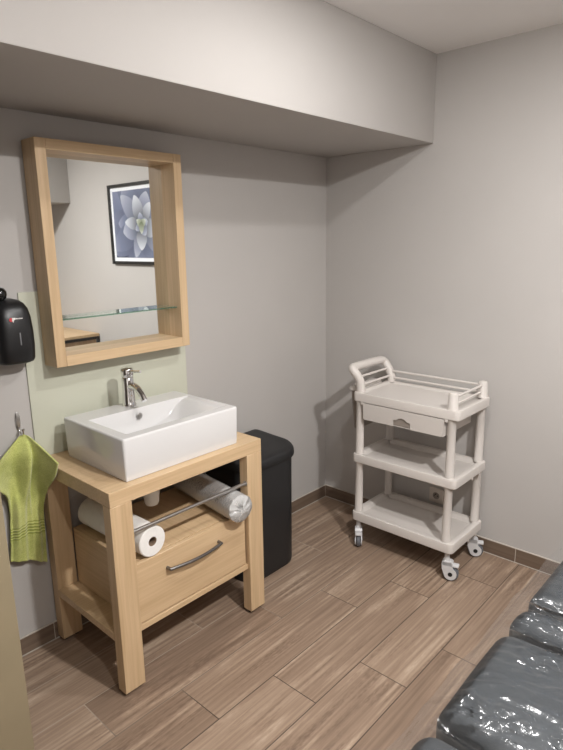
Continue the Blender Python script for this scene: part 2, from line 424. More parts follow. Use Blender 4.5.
# ------------------------------------------------------------------ washstand
x0, x1, yf, zt = -1.787, -1.078, -.502, .780
vs = thing('washstand', ((x0 + x1) / 2, -.25, 0), 'light birch washstand with open legs and one drawer under the basin', 'washstand')
def local(par, bm):
    inv = par.matrix_basis.inverted() if False else Matrix.Translation(par.location).inverted()
    bmesh.ops.transform(bm, matrix=inv, verts=bm.verts)
def part(name, bm, mat, par, root=None, **k):
    """shape drawn in world space; root is the Empty whose location is the origin"""
    local(root or par, bm)
    return mk(name, bm, mat, par, **k)
bm = bmesh.new(); box(bm, x0, x1, yf, -.008, .727, zt, .0015, 1); part('countertop', bm, wood[0], vs)
legs = [(x0, -1), (x1 - .083, -1), (x0, 1), (x1 - .083, 1)]
for lx, s in legs:
    bm = bmesh.new()
    ya, yb = (yf, yf + .046) if s < 0 else (-.056, -.010)
    box(bm, lx, lx + .083, ya, yb, .013, .727, .0015, 1)
    lg = part('leg', bm, wood[2], vs)
    for q in (.018, .065):
        bm = bmesh.new(); lathe(bm, [(.011, 0), (.012, .004), (.012, .010), (.006, .0135)], 14, Matrix.Translation((lx + q, (ya + yb) / 2, 0)))
        part('foot_glide', bm, black_plastic, lg, vs)
bm = bmesh.new(); box(bm, x0 + .0005, x1 - .0005, yf + .047, -.057, .208, .238, .0015, 1)
box(bm, x0 + .084, x1 - .084, yf + .012, yf + .0475, .216, .238, .001, 1)
part('bottom_shelf', bm, wood[0], vs)
# drawer case: open-fronted box on the shelf
bx0, bx1, by0, by1, bz0, bz1 = -1.703, -1.166, -.462, -.062, .239, .478
bm = bmesh.new()
box(bm, bx0, bx0 + .016, by0, by1, bz0, bz1 - .0165, .0008, 1); box(bm, bx1 - .016, bx1, by0, by1, bz0, bz1 - .0165, .0008, 1)
box(bm, bx0, bx1, by0, by1, bz1 - .016, bz1, .0008, 1); box(bm, bx0 + .017, bx1 - .017, by1 - .012, by1 - .001, bz0, bz1 - .0165)
part('drawer_case', bm, wood[1], vs)
dr = None
bm = bmesh.new(); box(bm, bx0 + .002, bx1 - .004, by0 - .0245, by0 - .0055, bz0 + .004, bz1 - .001, .0015, 1)
box(bm, bx0 + .02, bx1 - .02, by0 - .005, by1 - .02, bz0 + .006, bz0 + .016)
box(bm, bx0 + .02, bx0 + .032, by0 - .005, by1 - .02, bz0 + .017, bz0 + .16); box(bm, bx1 - .032, bx1 - .02, by0 - .005, by1 - .02, bz0 + .017, bz0 + .16)
dr = part('drawer', bm, wood[0], vs)
bm = bmesh.new()
hy = by0 - .0245; hz = .408
hx0, hx1 = -1.568, -1.318
pth = [(hx0, hy + .002, hz), (hx0 + .001, hy - .016, hz)] + [(hx0 + (hx1 - hx0) * t, hy - .020 - .016 * math.sin(math.pi * t), hz) for t in [i / 16 for i in range(17)]] + [(hx1 - .001, hy - .016, hz), (hx1, hy + .002, hz)]
tube(bm, pth, .0065, 10)
hd = part('drawer_handle', bm, dark_steel, dr, vs)
# towel rail between the front legs
bm = bmesh.new(); tube(bm, [(x0 + .0835, -.490, .606), (x1 - .0835, -.490, .606)], .007, 14)
lathe(bm, [(.010, 0), (.010, .004)], 16, orient((x0 + .0835, -.490, .606), (1, 0, 0))); lathe(bm, [(.010, 0), (.010, .004)], 16, orient((x1 - .0835, -.490, .606), (-1, 0, 0)))
part('towel_rail', bm, steel, vs)

# ------------------------------------------------------------------ basin
ax0, ax1, ay0, ay1, az0, az1 = -1.703, -1.177, -.474, -.070, zt, .935
ba = thing('washbasin', ((ax0 + ax1) / 2, (ay0 + ay1) / 2, zt), 'white rectangular ceramic countertop basin on the birch washstand', 'washbasin')
bm = bmesh.new()
loft(bm, rings_rr(ax0, ax1, ay0, ay1, .010, [(.010, az0), (.006, az0 + .002), (.0035, az0 + .02), (.0, az1 - .008), (.0008, az1 - .004), (.003, az1 - .001), (.006, az1)], 4), True, False)
ix0, ix1, iy0, iy1 = ax0 + .006, ax1 - .006, ay0 + .006, ay1 - .006
bl, br, bf, bb = ax0 + .042, ax1 - .018, ay0 + .044, -.182
DEP = .105
def basin_top(u, v):
    # denser sampling where the walls are steep
    X = ix0 + (ix1 - ix0) * u; Y = iy0 + (iy1 - iy0) * v
    # scooped profile along x: long curved slope at the right, a short one at the left
    if X <= bl or X >= br: px = 0
    else:
        a = min(1, (X - bl) / .06); l = math.sqrt(max(0, 1 - (1 - a) ** 2))
        e = min(1, (br - X) / .27); r = 1 - (1 - e) ** 2
        r = .02 * min(1, e * 30) + .98 * r * sstep(0, .45, e)
        px = min(l, r)
    py = sstep(0, .014, Y - bf) * sstep(0, .007, bb - Y)
    flat = 1 - .12 * ((Y - (bf + bb) / 2) / .12) ** 2
    return (X, Y, az1 - DEP * px * py * flat - .004 * sstep(0, .01, Y - bf) * sstep(0, .008, bb - Y) * (1 if bl < X < br else 0))
grid(bm, basin_top, 130, 150, False)
bmesh.ops.remove_doubles(bm, verts=bm.verts, dist=.0002)
part('bowl', bm, ceramic, ba, angle=55)
bm = bmesh.new(); lathe(bm, [(.0125, 0), (.0125, .003), (.010, .004)], 22, orient((-1.447, bb - .010, .905), (0, -1, .12)))
part('overflow_ring', bm, steel, ba)
bm = bmesh.new(); lathe(bm, [(.030, -.002), (.030, .002), (.026, .004), (.012, .0055)], 26, Matrix.Translation((-1.50, -.305, .828)))
part('plug_hole', bm, chrome, ba)
bm = bmesh.new(); lathe(bm, [(.034, .726), (.034, .660), (.038, .656), (.040, .640), (.038, .628), (.034, .624), (.029, .572), (.024, .562)], 24, Matrix.Translation((-1.473, -.275, 0)))
dt = thing('drain_trap', (-1.473, -.275, .560), 'white plastic drain cup hanging below the countertop under the basin', 'drain')
part('trap_cup', bm, white_pvc, dt)

# ------------------------------------------------------------------ mixer tap
tx, ty, tz = -1.447, -.126, az1
tp = thing('basin_tap', (tx, ty, tz), 'chrome single lever mixer tap on the rear ledge of the basin', 'tap')
bm = bmesh.new()
lathe(bm, [(.029, 0), (.029, .004), (.0255, .008), (.0245, .05), (.0235, .062), (.0235, .116), (.022, .118)], 28, Matrix.Translation((tx, ty, tz)))
part('tap_body', bm, chrome, tp)
bm = bmesh.new()
lathe(bm, [(.023, .120), (.0245, .122), (.0245, .148), (.022, .152), (.006, .153)], 28, Matrix.Translation((tx, ty, tz)))
part('tap_head', bm, chrome, tp)
bm = bmesh.new()
tube(bm, [(tx, ty - .012, tz + .143), (tx + .005, ty - .05, tz + .146), (tx + .008, ty - .082, tz + .150)], .005, 10, rs=[.0065, .005, .0055])
part('lever', bm, chrome, tp)
bm = bmesh.new()
pth = bez((tx, ty - .012, tz + .082), (tx, ty - .05, tz + .094), (tx, ty - .085, tz + .078), (tx - .002, ty - .112, tz + .040), 12)
tube(bm, pth, .0125, 16, rs=[.0145] * 4 + [.0135] * 4 + [.0125] * 5)
part('spout', bm, chrome, tp)

# ------------------------------------------------------------------ mirror
mx0, mx1, mz0, mz1, md = -1.7195, -1.1015, 1.1315, 1.925, .100
mi = thing('wall_mirror', ((mx0 + mx1) / 2, -.007, mz0), 'deep birch framed wall mirror with a glass shelf above the basin', 'mirror')
fw = .040
bm = bmesh.new()
box(bm, mx0, mx0 + fw, -md, -.0065, mz0, mz1, .0015, 1)
part('frame_side', bm, wood[2], mi)
bm = bmesh.new(); box(bm, mx1 - fw, mx1, -md, -.0065, mz0, mz1, .0015, 1); part('frame_side', bm, wood[2], mi)
bm = bmesh.new(); box(bm, mx0 + fw, mx1 - fw, -md, -.0065, mz1 - .036, mz1, .001, 1); part('frame_rail', bm, wood[0], mi)
bm = bmesh.new(); box(bm, mx0 + fw, mx1 - fw, -md, -.0065, mz0, mz0 + fw, .001, 1); part('frame_rail', bm, wood[0], mi)
bm = bmesh.new(); box(bm, mx0 + fw, mx1 - fw, -.0125, -.0068, mz0 + fw, mz1 - .036); part('mirror_glass', bm, mirror_m, mi, smooth=False)
bm = bmesh.new(); box(bm, mx0 + fw + .0005, mx1 - fw - .0005, -.074, -.0130, 1.2985, 1.3035, .0008, 1); part('glass_shelf', bm, glass, mi)

# ------------------------------------------------------------------ soap dispenser
dx, dz = -1.844, 1.166
sd = thing('soap_dispenser', (dx, -.004, dz), 'black wall soap dispenser with a rounded hood left of the mirror', 'soap dispenser')
bm = bmesh.new()
def disp_ring(z, hw, dep, n=28):
    pts = []
    for i in range(n + 1):
        a = math.pi * i / n
        c, s_ = math.cos(a), math.sin(a)
        pts.append((dx + hw * math.copysign(abs(c) ** .55, c), -.004 - dep * abs(s_) ** .60, z))
    return pts
prof = [(0, .056, .080), (.004, .064, .090), (.014, .069, .096), (.06, .071, .100), (.11, .071, .100), (.16, .068, .096), (.19, .062, .088), (.208, .052, .076), (.218, .040, .060), (.224, .020, .040)]
loft(bm, [disp_ring(dz + z, hw, dp) for z, hw, dp in prof])
hood = part('hood', bm, black_plastic, sd)
bm = bmesh.new(); box(bm, dx - .045, dx + .045, -.020, -.0005, dz + .02, dz + .21, .004, 2); part('back_plate', bm, black_plastic, sd)
bm = bmesh.new(); lathe(bm, [(.010, .215), (.013, .222), (.022, .228), (.026, .240), (.025, .252), (.018, .262), (.006, .266)], 24, Matrix.Translation((dx - .028, -.045, dz)))
part('bottle_cap', bm, knob_plastic, sd)
bm = bmesh.new(); box(bm, dx + .001, dx + .0055, -.106, -.1025, dz + .068, dz + .112, .001, 1); part('level_window', bm, grey_strip, hood, sd)
# printed mark: small red and white emblem with a line of white lettering
bm = bmesh.new()
def flat_poly(bm, pts, y, mi=0, t=.0008):
    a = [bm.verts.new((p[0], y, p[1])) for p in pts]; b = [bm.verts.new((p[0], y + t, p[1])) for p in pts]
    f = bm.faces.new(a); f.material_index = mi
    n = len(pts)
    for i in range(n): bm.faces.new((a[i], b[i], b[(i + 1) % n], a[(i + 1) % n])).material_index = mi
lx, lz = dx - .011, dz + .158
yy = -.1015
flat_poly(bm, [(lx - .009 + .007 * math.cos(k * .6283), lz + .007 * math.sin(k * .6283)) for k in range(10)], yy, 0)
flat_poly(bm, [(lx - .006, lz + .007), (lx + .006, lz + .006), (lx + .007, lz + .001), (lx + .001, lz - .001), (lx - .003, lz - .010), (lx - .006, lz - .004)], yy - .0008, 1)
for k in range(6):
    q = lx + .008 + k * .0038
    flat_poly(bm, [(q, lz + .0005), (q + .0028, lz + .0005), (q + .0028, lz + .004 + (.0012 if k % 3 == 0 else 0)), (q, lz + .004)], yy - .0004, 1)
part('printed_mark', bm, [red_print, white_print], hood, sd)

# ------------------------------------------------------------------ hook and towel
hk = thing('wall_hook', (-1.843, 0, .90), 'slim metal wall hook holding the green towel', 'hook')
bm = bmesh.new()
loft(bm, [[(-1.843 + .0095 * math.cos(a) * k, y, .940 + .036 * math.sin(a) * k) for a in [2 * math.pi * i / 20 for i in range(20)]] for k, y in ((1, -.0003), (1, -.004), (.7, -.0075))])
part('back_plate', bm, steel, hk)
bm = bmesh.new()
tube(bm, bez((-1.843, -.005, .918), (-1.843, -.010, .885), (-1.843, -.042, .880), (-1.843, -.040, .912), 12), .0035, 10)
lathe(bm, [(.002, -.005), (.006, -.002), (.006, .003), (.002, .006)], 12, Matrix.Translation((-1.843, -.040, .914)))
part('hook_arm', bm, chrome, hk)

# control net: rows from the top hem down, columns left to right
net = [
 [(-1.985, -.075, .800), (-1.915, -.055, .850), (-1.843, -.022, .893), (-1.822, -.090, .866), (-1.797, -.185, .806)],
 [(-1.970, -.070, .735), (-1.900, -.040, .790), (-1.846, -.085, .828), (-1.827, -.060, .790), (-1.799, -.150, .742)],
 [(-1.928, -.040, .680), (-1.890, -.026, .715), (-1.853, -.078, .738), (-1.832, -.028, .715), (-1.801, -.085, .680)],
 [(-1.920, -.026, .610), (-1.893, -.050, .622), (-1.858, -.040, .630), (-1.834, -.028, .622), (-1.802, -.042, .606)],
 [(-1.926, -.022, .500), (-1.898, -.042, .505), (-1.862, -.030, .508), (-1.834, -.046, .505), (-1.803, -.032, .498)],
 [(-1.935, -.020, .415), (-1.903, -.036, .408), (-1.866, -.028, .395), (-1.838, -.040, .380), (-1.806, -.028, .362)]]
def cr4(a, b, c, d_, t):
    return .5 * ((2 * b) + (c - a) * t + (2 * a - 5 * b + 4 * c - d_) * t * t + (3 * b - a - 3 * c + d_) * t ** 3)
def crv(P, t):
    n = len(P) - 1; k = min(int(t * n), n - 1); f = t * n - k
    g = lambda i: Vector(P[max(0, min(n, i))])
    return cr4(g(k - 1), g(k), g(k + 1), g(k + 2), f)
def towel_fn(u, v):
    v = 1 - v
    p = crv([crv(r, u) for r in net], v)
    e = min(u, 1 - u, v, 1 - v)
    p.y -= .003 * math.sin(u * 31 + v * 3) * sstep(.1, .5, v) + .0025 * noise.noise(p * 30)
    if e < .025: p.y -= .002
    return p
bm = bmesh.new(); grid(bm, towel_fn, 48, 90)
tw = mk('hand_towel', bm, towel_m, angle=180)
sm = tw.modifiers.new('thickness', 'SOLIDIFY'); sm.thickness = .006; sm.offset = 1
tag(tw, 'lime green terry hand towel hanging from the wall hook beside the washstand', 'towel')

# ------------------------------------------------------------------ rolls on the drawer case
def roll(name, p0, p1, r, rc, label):
    p0, p1 = Vector(p0), Vector(p1); L = (p1 - p0).length
    t = thing(name, (p0.x, p0.y, p0.z - r), label, 'paper roll', group='paper rolls lying on the drawer case')
    M = orient(p0, p1 - p0)
    bm = bmesh.new()
    lathe(bm, [(rc, L - .001), (rc, .001), (rc + .001, 0), (r - .003, 0), (r, .003), (r, L - .003), (r - .003, L), (rc + .001, L), (rc, L - .001)], 40, M)
    return t, M, L, bm
def roll_body(bm_unused, M, L, r, rc):
    bm = bmesh.new(); n = 40
    prof = [(rc, .001), (rc + .001, 0), (r - .003, 0), (r, .003), (r, L - .003), (r - .003, L), (rc + .001, L), (rc, L - .001)]
    rings = [[M @ Vector((q * math.cos(2 * math.pi * k / n), q * math.sin(2 * math.pi * k / n), z)) for k in range(n)] for q, z in prof + prof[:1]]
    loft(bm, rings, False, False); bmesh.ops.remove_doubles(bm, verts=bm.verts, dist=1e-5)
    return bm
zr = .4785
r1 = .0565
t, M, L, b_ = roll('paper_roll', (-1.622, -.486, zr + r1), (-1.636, -.085, zr + r1), r1, .016, 'unwrapped white paper roll with open core on the left of the drawer case'); b_.free()
part('paper', roll_body(None, M, L, r1, .0175), paper, t)
bm = bmesh.new(); n = 28
loft(bm, [[M @ Vector((q * math.cos(2 * math.pi * k / n), q * math.sin(2 * math.pi * k / n), z)) for k in range(n)] for q, z in ((.0172, .002), (.0172, L - .002), (.0155, L - .002), (.0155, .002), (.0172, .002))], False, False)
part('cardboard_core', bm, cardboard, t)
r2 = .0555
t, M, L, b_ = roll('paper_roll', (-1.238, -.535, zr + r2 + .003), (-1.185, -.085, zr + r2 + .003), r2, .016, 'white paper roll sealed in clear film poking out at the right of the drawer case'); b_.free()
part('paper', roll_body(None, M, L, r2, .016), paper, t)
bm = bmesh.new()
rings = []
nw = 48
def wring(rad, z, amp, ph):
    out = []
    for k in range(nw):
        a = 2 * math.pi * k / nw
        q = rad + amp * (noise.noise(Vector((math.cos(a) * 5, math.sin(a) * 5, z * 22 + ph))))
        out.append(M @ Vector((q * math.cos(a), q * math.sin(a), z + amp * .8 * noise.noise(Vector((math.cos(a) * 4, math.sin(a) * 4, ph + 7))))))
    return out
for rad, z, amp in ((.004, -.012, .001), (.016, -.016, .006), (.030, -.012, .008), (.045, -.010, .006), (r2 + .001, -.004, .003)): rings.append(wring(rad, z, amp, 3))
for i in range(1, 28): rings.append(wring(r2 + .002, L * i / 28, .0012, 0))
rings.append(wring(r2 + .001, L + .004, .002, 1)); rings.append(wring(.03, L + .008, .004, 1)); rings.append(wring(.004, L + .006, .001, 1))
loft(bm, rings)
part('clear_wrapper', bm, wrap, t, angle=25)

# ------------------------------------------------------------------ black bin
bnx0, bnx1, bny0, bny1 = -1.030, -.668, -.365, -.060
bn = thing('waste_bin', ((bnx0 + bnx1) / 2, -.2, 0), 'tall matt black bin with a lid in the corner behind the washstand', 'waste bin')
def bin_ring(ins, z, bulge=0.0, n=8, fr=.10):
    X0, X1, Y0, Y1 = bnx0 + ins, bnx1 - ins, bny0 + ins, bny1 - ins
    pts = []
    rb, rf = max(.025 - ins, .01), max(fr - ins, .02)
    for cx, cy, r, a0 in ((X1 - rb, Y1 - rb, rb, 0), (X0 + rb, Y1 - rb, rb, 90), (X0 + rf, Y0 + rf, rf, 180), (X1 - rf, Y0 + rf, rf, 270)):
        for i in range(n + 1):
            a = math.radians(a0 + 90 * i / n); pts.append((cx + r * math.cos(a), cy + r * math.sin(a), z))
    return pts
bm = bmesh.new(); loft(bm, [bin_ring(.014, .0), bin_ring(.008, .006), bin_ring(.006, .02), bin_ring(.002, .565), bin_ring(.004, .572)]); part('body', bm, bin_plastic, bn)
bm = bmesh.new()
def lid_ring(ins, z, slope):
    out = []
    for (x, y, z_) in bin_ring(ins, z):
        out.append((x, y, z - slope * sstep(.0, 1, (-.19 - y) / .18)))
    return out
loft(bm, [lid_ring(.001, .574, 0), lid_ring(-.009, .566, .0), lid_ring(-.011, .575, 0), lid_ring(-.008, .608, .010), lid_ring(-.003, .622, .018), lid_ring(.008, .628, .020), lid_ring(.03, .630, .020)])
part('lid', bm, bin_plastic, bn)

# ------------------------------------------------------------------ trolley
tx0, tx1, ty0, ty1 = -.392, -.050, -1.040, -.474
tr = thing('utility_trolley', (-.222, -.757, 0), 'off-white plastic three tier trolley on castors against the right wall', 'trolley')
def tray(z0, z1, lip, rim=.032, deep=.020):
    bm = bmesh.new()
    loft(bm, rings_rr(tx0, tx1, ty0, ty1, .024, [(.004, z0), (.001, z0 + .003), (0, z1 - .006), (.002, z1 - .001), (.006, z1), (rim - .004, z1), (rim, z1 - .003), (rim + .010, z1 - deep), (rim + .016, z1 - deep - .001)], 8))
    return bm
part('bottom_tray', tray(.146, .194, 0), white_plastic, tr)
part('middle_tray', tray(.468, .512, 0), white_plastic, tr)
part('top_tray', tray(.790, .836, 0, .026, .010), white_plastic, tr)
for px, py in ((tx0 + .028, ty1 - .030), (tx0 + .028, ty0 + .044), (tx1 - .028, ty1 - .030), (tx1 - .028, ty0 + .034)):
    bm = bmesh.new()
    for za, zb in ((.192, .470), (.510, .792)):
        lathe(bm, [(.022, za), (.022, za + .012), (.0205, za + .016), (.0192, zb - .016), (.021, zb - .012), (.021, zb)], 24, Matrix.Translation((px, py, 0)))
    part('post', bm, white_plastic, tr)
# pegs under the right end of the lower trays
for z in (.146, .468):
    for x in (-.20, -.12):
        bm = bmesh.new(); box(bm, x - .006, x + .006, ty0 + .002, ty0 + .012, z - .012, z + .002, .002, 1)
        part('hanging_peg', bm, white_plastic, tr)
# short rounded posts at the right end
for px, py in ((tx0 + .028, ty0 + .044), (tx1 - .028, ty0 + .034)):
    bm = bmesh.new()
    lathe(bm, [(.026, .834), (.026, .842), (.0235, .846), (.022, .903), (.019, .910), (.008, .913)], 24, Matrix.Translation((px, py, 0)))
    part('corner_post', bm, white_plastic, tr)
# push handle at the left end: one thick bent tube
hyo = ty1 - .016
hx0_, hx1_ = tx0 + .034, tx1 - .022
pth = [(hx0_, hyo - .012, .832), (hx0_, hyo - .010, .862)] + bez((hx0_, hyo - .006, .885), (hx0_ - .002, hyo + .002, .915), (hx0_ - .020, hyo + .034, .946), (hx0_ - .004, hyo + .038, .950), 8) \
    + bez((hx0_ + .04, hyo + .040, .951), (hx1_ - .10, hyo + .040, .951), (hx1_ - .05, hyo + .040, .951), (hx1_ - .03, hyo + .040, .948), 8) \
    + bez((hx1_ - .010, hyo + .038, .943), (hx1_ + .002, hyo + .028, .930), (hx1_, hyo + .002, .905), (hx1_, hyo - .010, .862), 8) + [(hx1_, hyo - .012, .832)]
bm = bmesh.new()
tube(bm, pth, .0215, 18)
part('push_handle', bm, white_plastic, tr)
for z in (.868, .905):
    bm = bmesh.new(); yh = hyo - .010 + (.018 if z > .9 else 0)
    tube(bm, [(hx0_, yh, z), (hx1_, yh, z)], .006, 12); part('guard_rail', bm, white_plastic, tr)
for z in (.858, .893):
    bm = bmesh.new(); tube(bm, [(tx1 - .028, ty0 + .034, z), (tx1 - .028, hyo - .008, z)], .006, 12); part('guard_rail', bm, white_plastic, tr)
for z in (.862, .893):
    bm = bmesh.new(); tube(bm, [(tx0 + .030, ty0 + .034, z), (tx1 - .028, ty0 + .034, z)], .006, 12); part('guard_rail', bm, white_plastic, tr)
# drawer slung below the top tray, with an arched finger notch
bm = bmesh.new()
dy0, dy1, dxa, dxb, dza, dzb = -.970, -.538, tx0 - .002, tx1 - .05, .706, .7885
n = 1
cyn, hwn = -.757, .046
outer = []
def front_outline():
    pts = [(dy1, dzb), (dy1 + -.004, dza + .006), (dy1 - .010, dza)]
    pts += [(cyn + hwn, dza)]
    pts += [(cyn + hwn, dza + .030), (cyn + hwn * .62, dza + .032), (cyn + hwn * .35, dza + .042), (cyn, dza + .046), (cyn - hwn * .35, dza + .042), (cyn - hwn * .62, dza + .032), (cyn - hwn, dza + .030)]
    pts += [(cyn - hwn, dza), (dy0 + .010, dza), (dy0 + .004, dza + .006), (dy0, dzb)]
    return pts
fo = front_outline()
loft(bm, [[(x, p[0], p[1]) for p in fo] for x in (dxa, dxa + .004)])
box(bm, dxa + .0045, dxb, dy0 + .006, dy1 - .006, dza, dza + .003)
box(bm, dxa + .0045, dxb, dy0 + .003, dy0 + .006, dza, dzb); box(bm, dxa + .0045, dxb, dy1 - .006, dy1 - .003, dza, dzb)
box(bm, dxb - .003, dxb, dy0 + .006, dy1 - .006, dza + .003, dzb)
dw = part('drawer', bm, white_plastic, tr, angle=30)
bm = bmesh.new(); box(bm, dxa + .005, dxa + .030, cyn - hwn - .003, cyn + hwn + .003, dza + .0035, dza + .048, .002, 1); part('finger_recess', bm, bucket_grey, dw, tr)
bm = bmesh.new(); box(bm, tx0 + .002, dxb, dy0 - .016, dy0 - .001, .776, .792, .002, 1); part('drawer_runner', bm, white_plastic, tr)
bm = bmesh.new(); box(bm, tx0 + .002, dxb, dy1 + .001, dy1 + .016, .776, .792, .002, 1); part('drawer_runner', bm, white_plastic, tr)
# bucket hung on the left end
bm = bmesh.new()
kx0, kx1, ky0, ky1 = tx0 + .05, tx1 - .06, ty1 + .004, ty1 + .058
def kr(ins, z): return [(p[0], p[1], z) for p in rrect(kx0 + ins, kx1 - ins, ky0 + ins * .6, ky1 - ins, .03, 6)]
loft(bm, [kr(.022, .62), kr(.018, .625), kr(.002, .828), kr(.0, .832), kr(.006, .832), kr(.022, .632)])
bk = part('side_bucket', bm, bucket_grey, tr); bk['label'] = 'taupe bucket'
bm = bmesh.new(); loft(bm, [kr(.006, .829), kr(-.006, .829), kr(-.006, .838), kr(.0, .846), kr(.04, .850)]); part('bucket_lid', bm, white_plastic, bk, tr)
# castors
def castor(par, px, py, ang):
    e = bmesh.new()
    lathe(e, [(.012, .092), (.0145, .094), (.0145, .108), (.012, .112), (.012, .150)], 18)
    R_ = Matrix.Translation((px, py, 0)) @ Matrix.Rotation(ang, 4, 'Z')
    wc = Vector((.020, 0, .037))
    # fork: two cheeks round the wheel hub running up to a bridge
    cheek = [(wc.x + .029 * math.cos(math.radians(q)), wc.z + .029 * math.sin(math.radians(q))) for q in range(-150, 61, 15)]
    cheek += [(.026, .078), (.022, .096), (-.014, .098), (-.021, .086), (-.019, .060)]
    for s_ in (-1, 1): loft(e, [[(x, s_ * y_, z) for x, z in cheek] for y_ in (.0135, .0150, .0185)])
    loft(e, [[(x, y_, z) for x, z in ((-.020, .080), (-.020, .093), (-.012, .099), (.022, .099), (.030, .090), (.026, .078))] for y_ in (-.0185, .0185)])
    bmesh.ops.transform(e, matrix=R_, verts=e.verts)
    c = part('castor', e, castor_white, par, angle=35)
    wb = bmesh.new()
    lathe(wb, [(.006, -.0115), (.028, -.0115), (.034, -.010), (.037, -.006), (.0365, .0), (.037, .006), (.034, .010), (.028, .0115), (.006, .0115)], 32, R_ @ orient(wc, (0, 1, 0)))
    part('wheel', wb, rubber, c, par)
    wb = bmesh.new()
    lathe(wb, [(.004, -.0205), (.0105, -.020), (.0105, .020), (.004, .0205)], 18, R_ @ orient(wc, (0, 1, 0)))
    part('axle_cap', wb, black_plastic, c, par)
    wb = bmesh.new(); box(wb, .024, .056, -.016, .016, .074, .084, .003, 2)
    bmesh.ops.transform(wb, matrix=R_, verts=wb.verts); part('brake_pedal', wb, castor_white, c, par)
    return c
for px, py, a in ((tx0 + .03, ty1 - .03, 215), (tx0 + .03, ty0 + .034, -72), (tx1 - .035, ty0 + .036, -66), (tx1 - .035, ty1 - .03, 60)):
    castor(tr, px, py, math.radians(a))

# ------------------------------------------------------------------ wall socket
so = thing('wall_socket', (0, -.760, .228), 'ivory wall power socket low on the wall behind the trolley', 'socket')
bm = bmesh.new(); loft(bm, [[(x, p[0], p[1]) for p in rrect(-.760 - .041 + i, -.760 + .041 - i, .187 + i, .269 - i, .006, 4)] for x, i in ((-.0003, 0), (-.008, 0), (-.0105, .003))]); part('cover_plate', bm, outlet_plastic, so)
bm = bmesh.new(); lathe(bm, [(.0195, 0), (.0195, .0006), (.005, .0008)], 26, orient((-.0106, -.760, .228), (-1, 0, 0))); rc = part('socket_recess', bm, bucket_grey, so)
bm = bmesh.new()
for s in (-1, 1): lathe(bm, [(.0028, 0), (.0028, .0006)], 12, orient((-.0116, -.760 + s * .0095, .228), (-1, 0, 0)))
lathe(bm, [(.0024, 0), (.0026, .010), (.001, .012)], 12, orient((-.0114, -.760, .239), (-1, 0, 0)))
part('pin_hole', bm, dark_hole, rc, so)

# ------------------------------------------------------------------ treatment couch wrapped in clear sheet
cy0, cy1, ctop = -2.33, -1.652, .650
secs = [(-1.272, -.45), (-1.402, -1.290), (-1.785, -1.420), (-2.33, -1.803)]
co = thing('treatment_couch', (-1.35, -1.99, 0), 'charcoal padded treatment couch in the lower right foreground', 'couch')
def cushion(xa, xb, za, zb, bul):
    bm = bmesh.new(); n = 5
    t = bmesh.new(); bmesh.ops.create_cube(t, size=1)
    for v in t.verts: v.co = Vector(((xa + xb) / 2 + v.co.x * (xb - xa), (cy0 + cy1) / 2 + v.co.y * (cy1 - cy0), (za + zb) / 2 + v.co.z * (zb - za)))
    r = min(.045, (xb - xa) * .42, (zb - za) * .42)
    bmesh.ops.bevel(t, geom=list(t.edges), offset=r, segments=6, affect='EDGES', profile=.5)
    bmesh.ops.subdivide_edges(t, edges=[e for e in t.edges if e.calc_length() > .1], cuts=10, use_grid_fill=True)
    for v in t.verts:
        if v.co.z > (za + zb) / 2:
            fx = 1 - ((v.co.x - (xa + xb) / 2) / ((xb - xa) / 2)) ** 2; fy = 1 - ((v.co.y - (cy0 + cy1) / 2) / ((cy1 - cy0) / 2)) ** 4
            v.co.z += bul * max(0, fx) ** .6 * max(0, fy) + .004 * noise.noise(v.co * 6)
        v.co.y += .004 * noise.noise(v.co * 4)
    merge(bm, t); return bm
for (xa, xb), bl_ in zip(secs, (.015, .006, .015, .02)):
    part('cushion', cushion(xa, xb, .515, ctop, bl_), upholstery, co, angle=180)
bm = bmesh.new(); box(bm, -2.30, -.48, cy0 + .03, cy1 - .03, .470, .514, .01, 2); part('base_board', bm, black_plastic, co)
for lx_ in (-2.05, -.75):
    for ly_ in (cy0 + .09, cy1 - .09):
        bm = bmesh.new(); tube(bm, [(lx_, ly_, 0), (lx_, ly_, .47)], .022, 14); lathe(bm, [(.030, 0), (.030, .012), (.02, .02)], 16, Matrix.Translation((lx_, ly_, 0)))
        part('leg', bm, dark_steel, co)
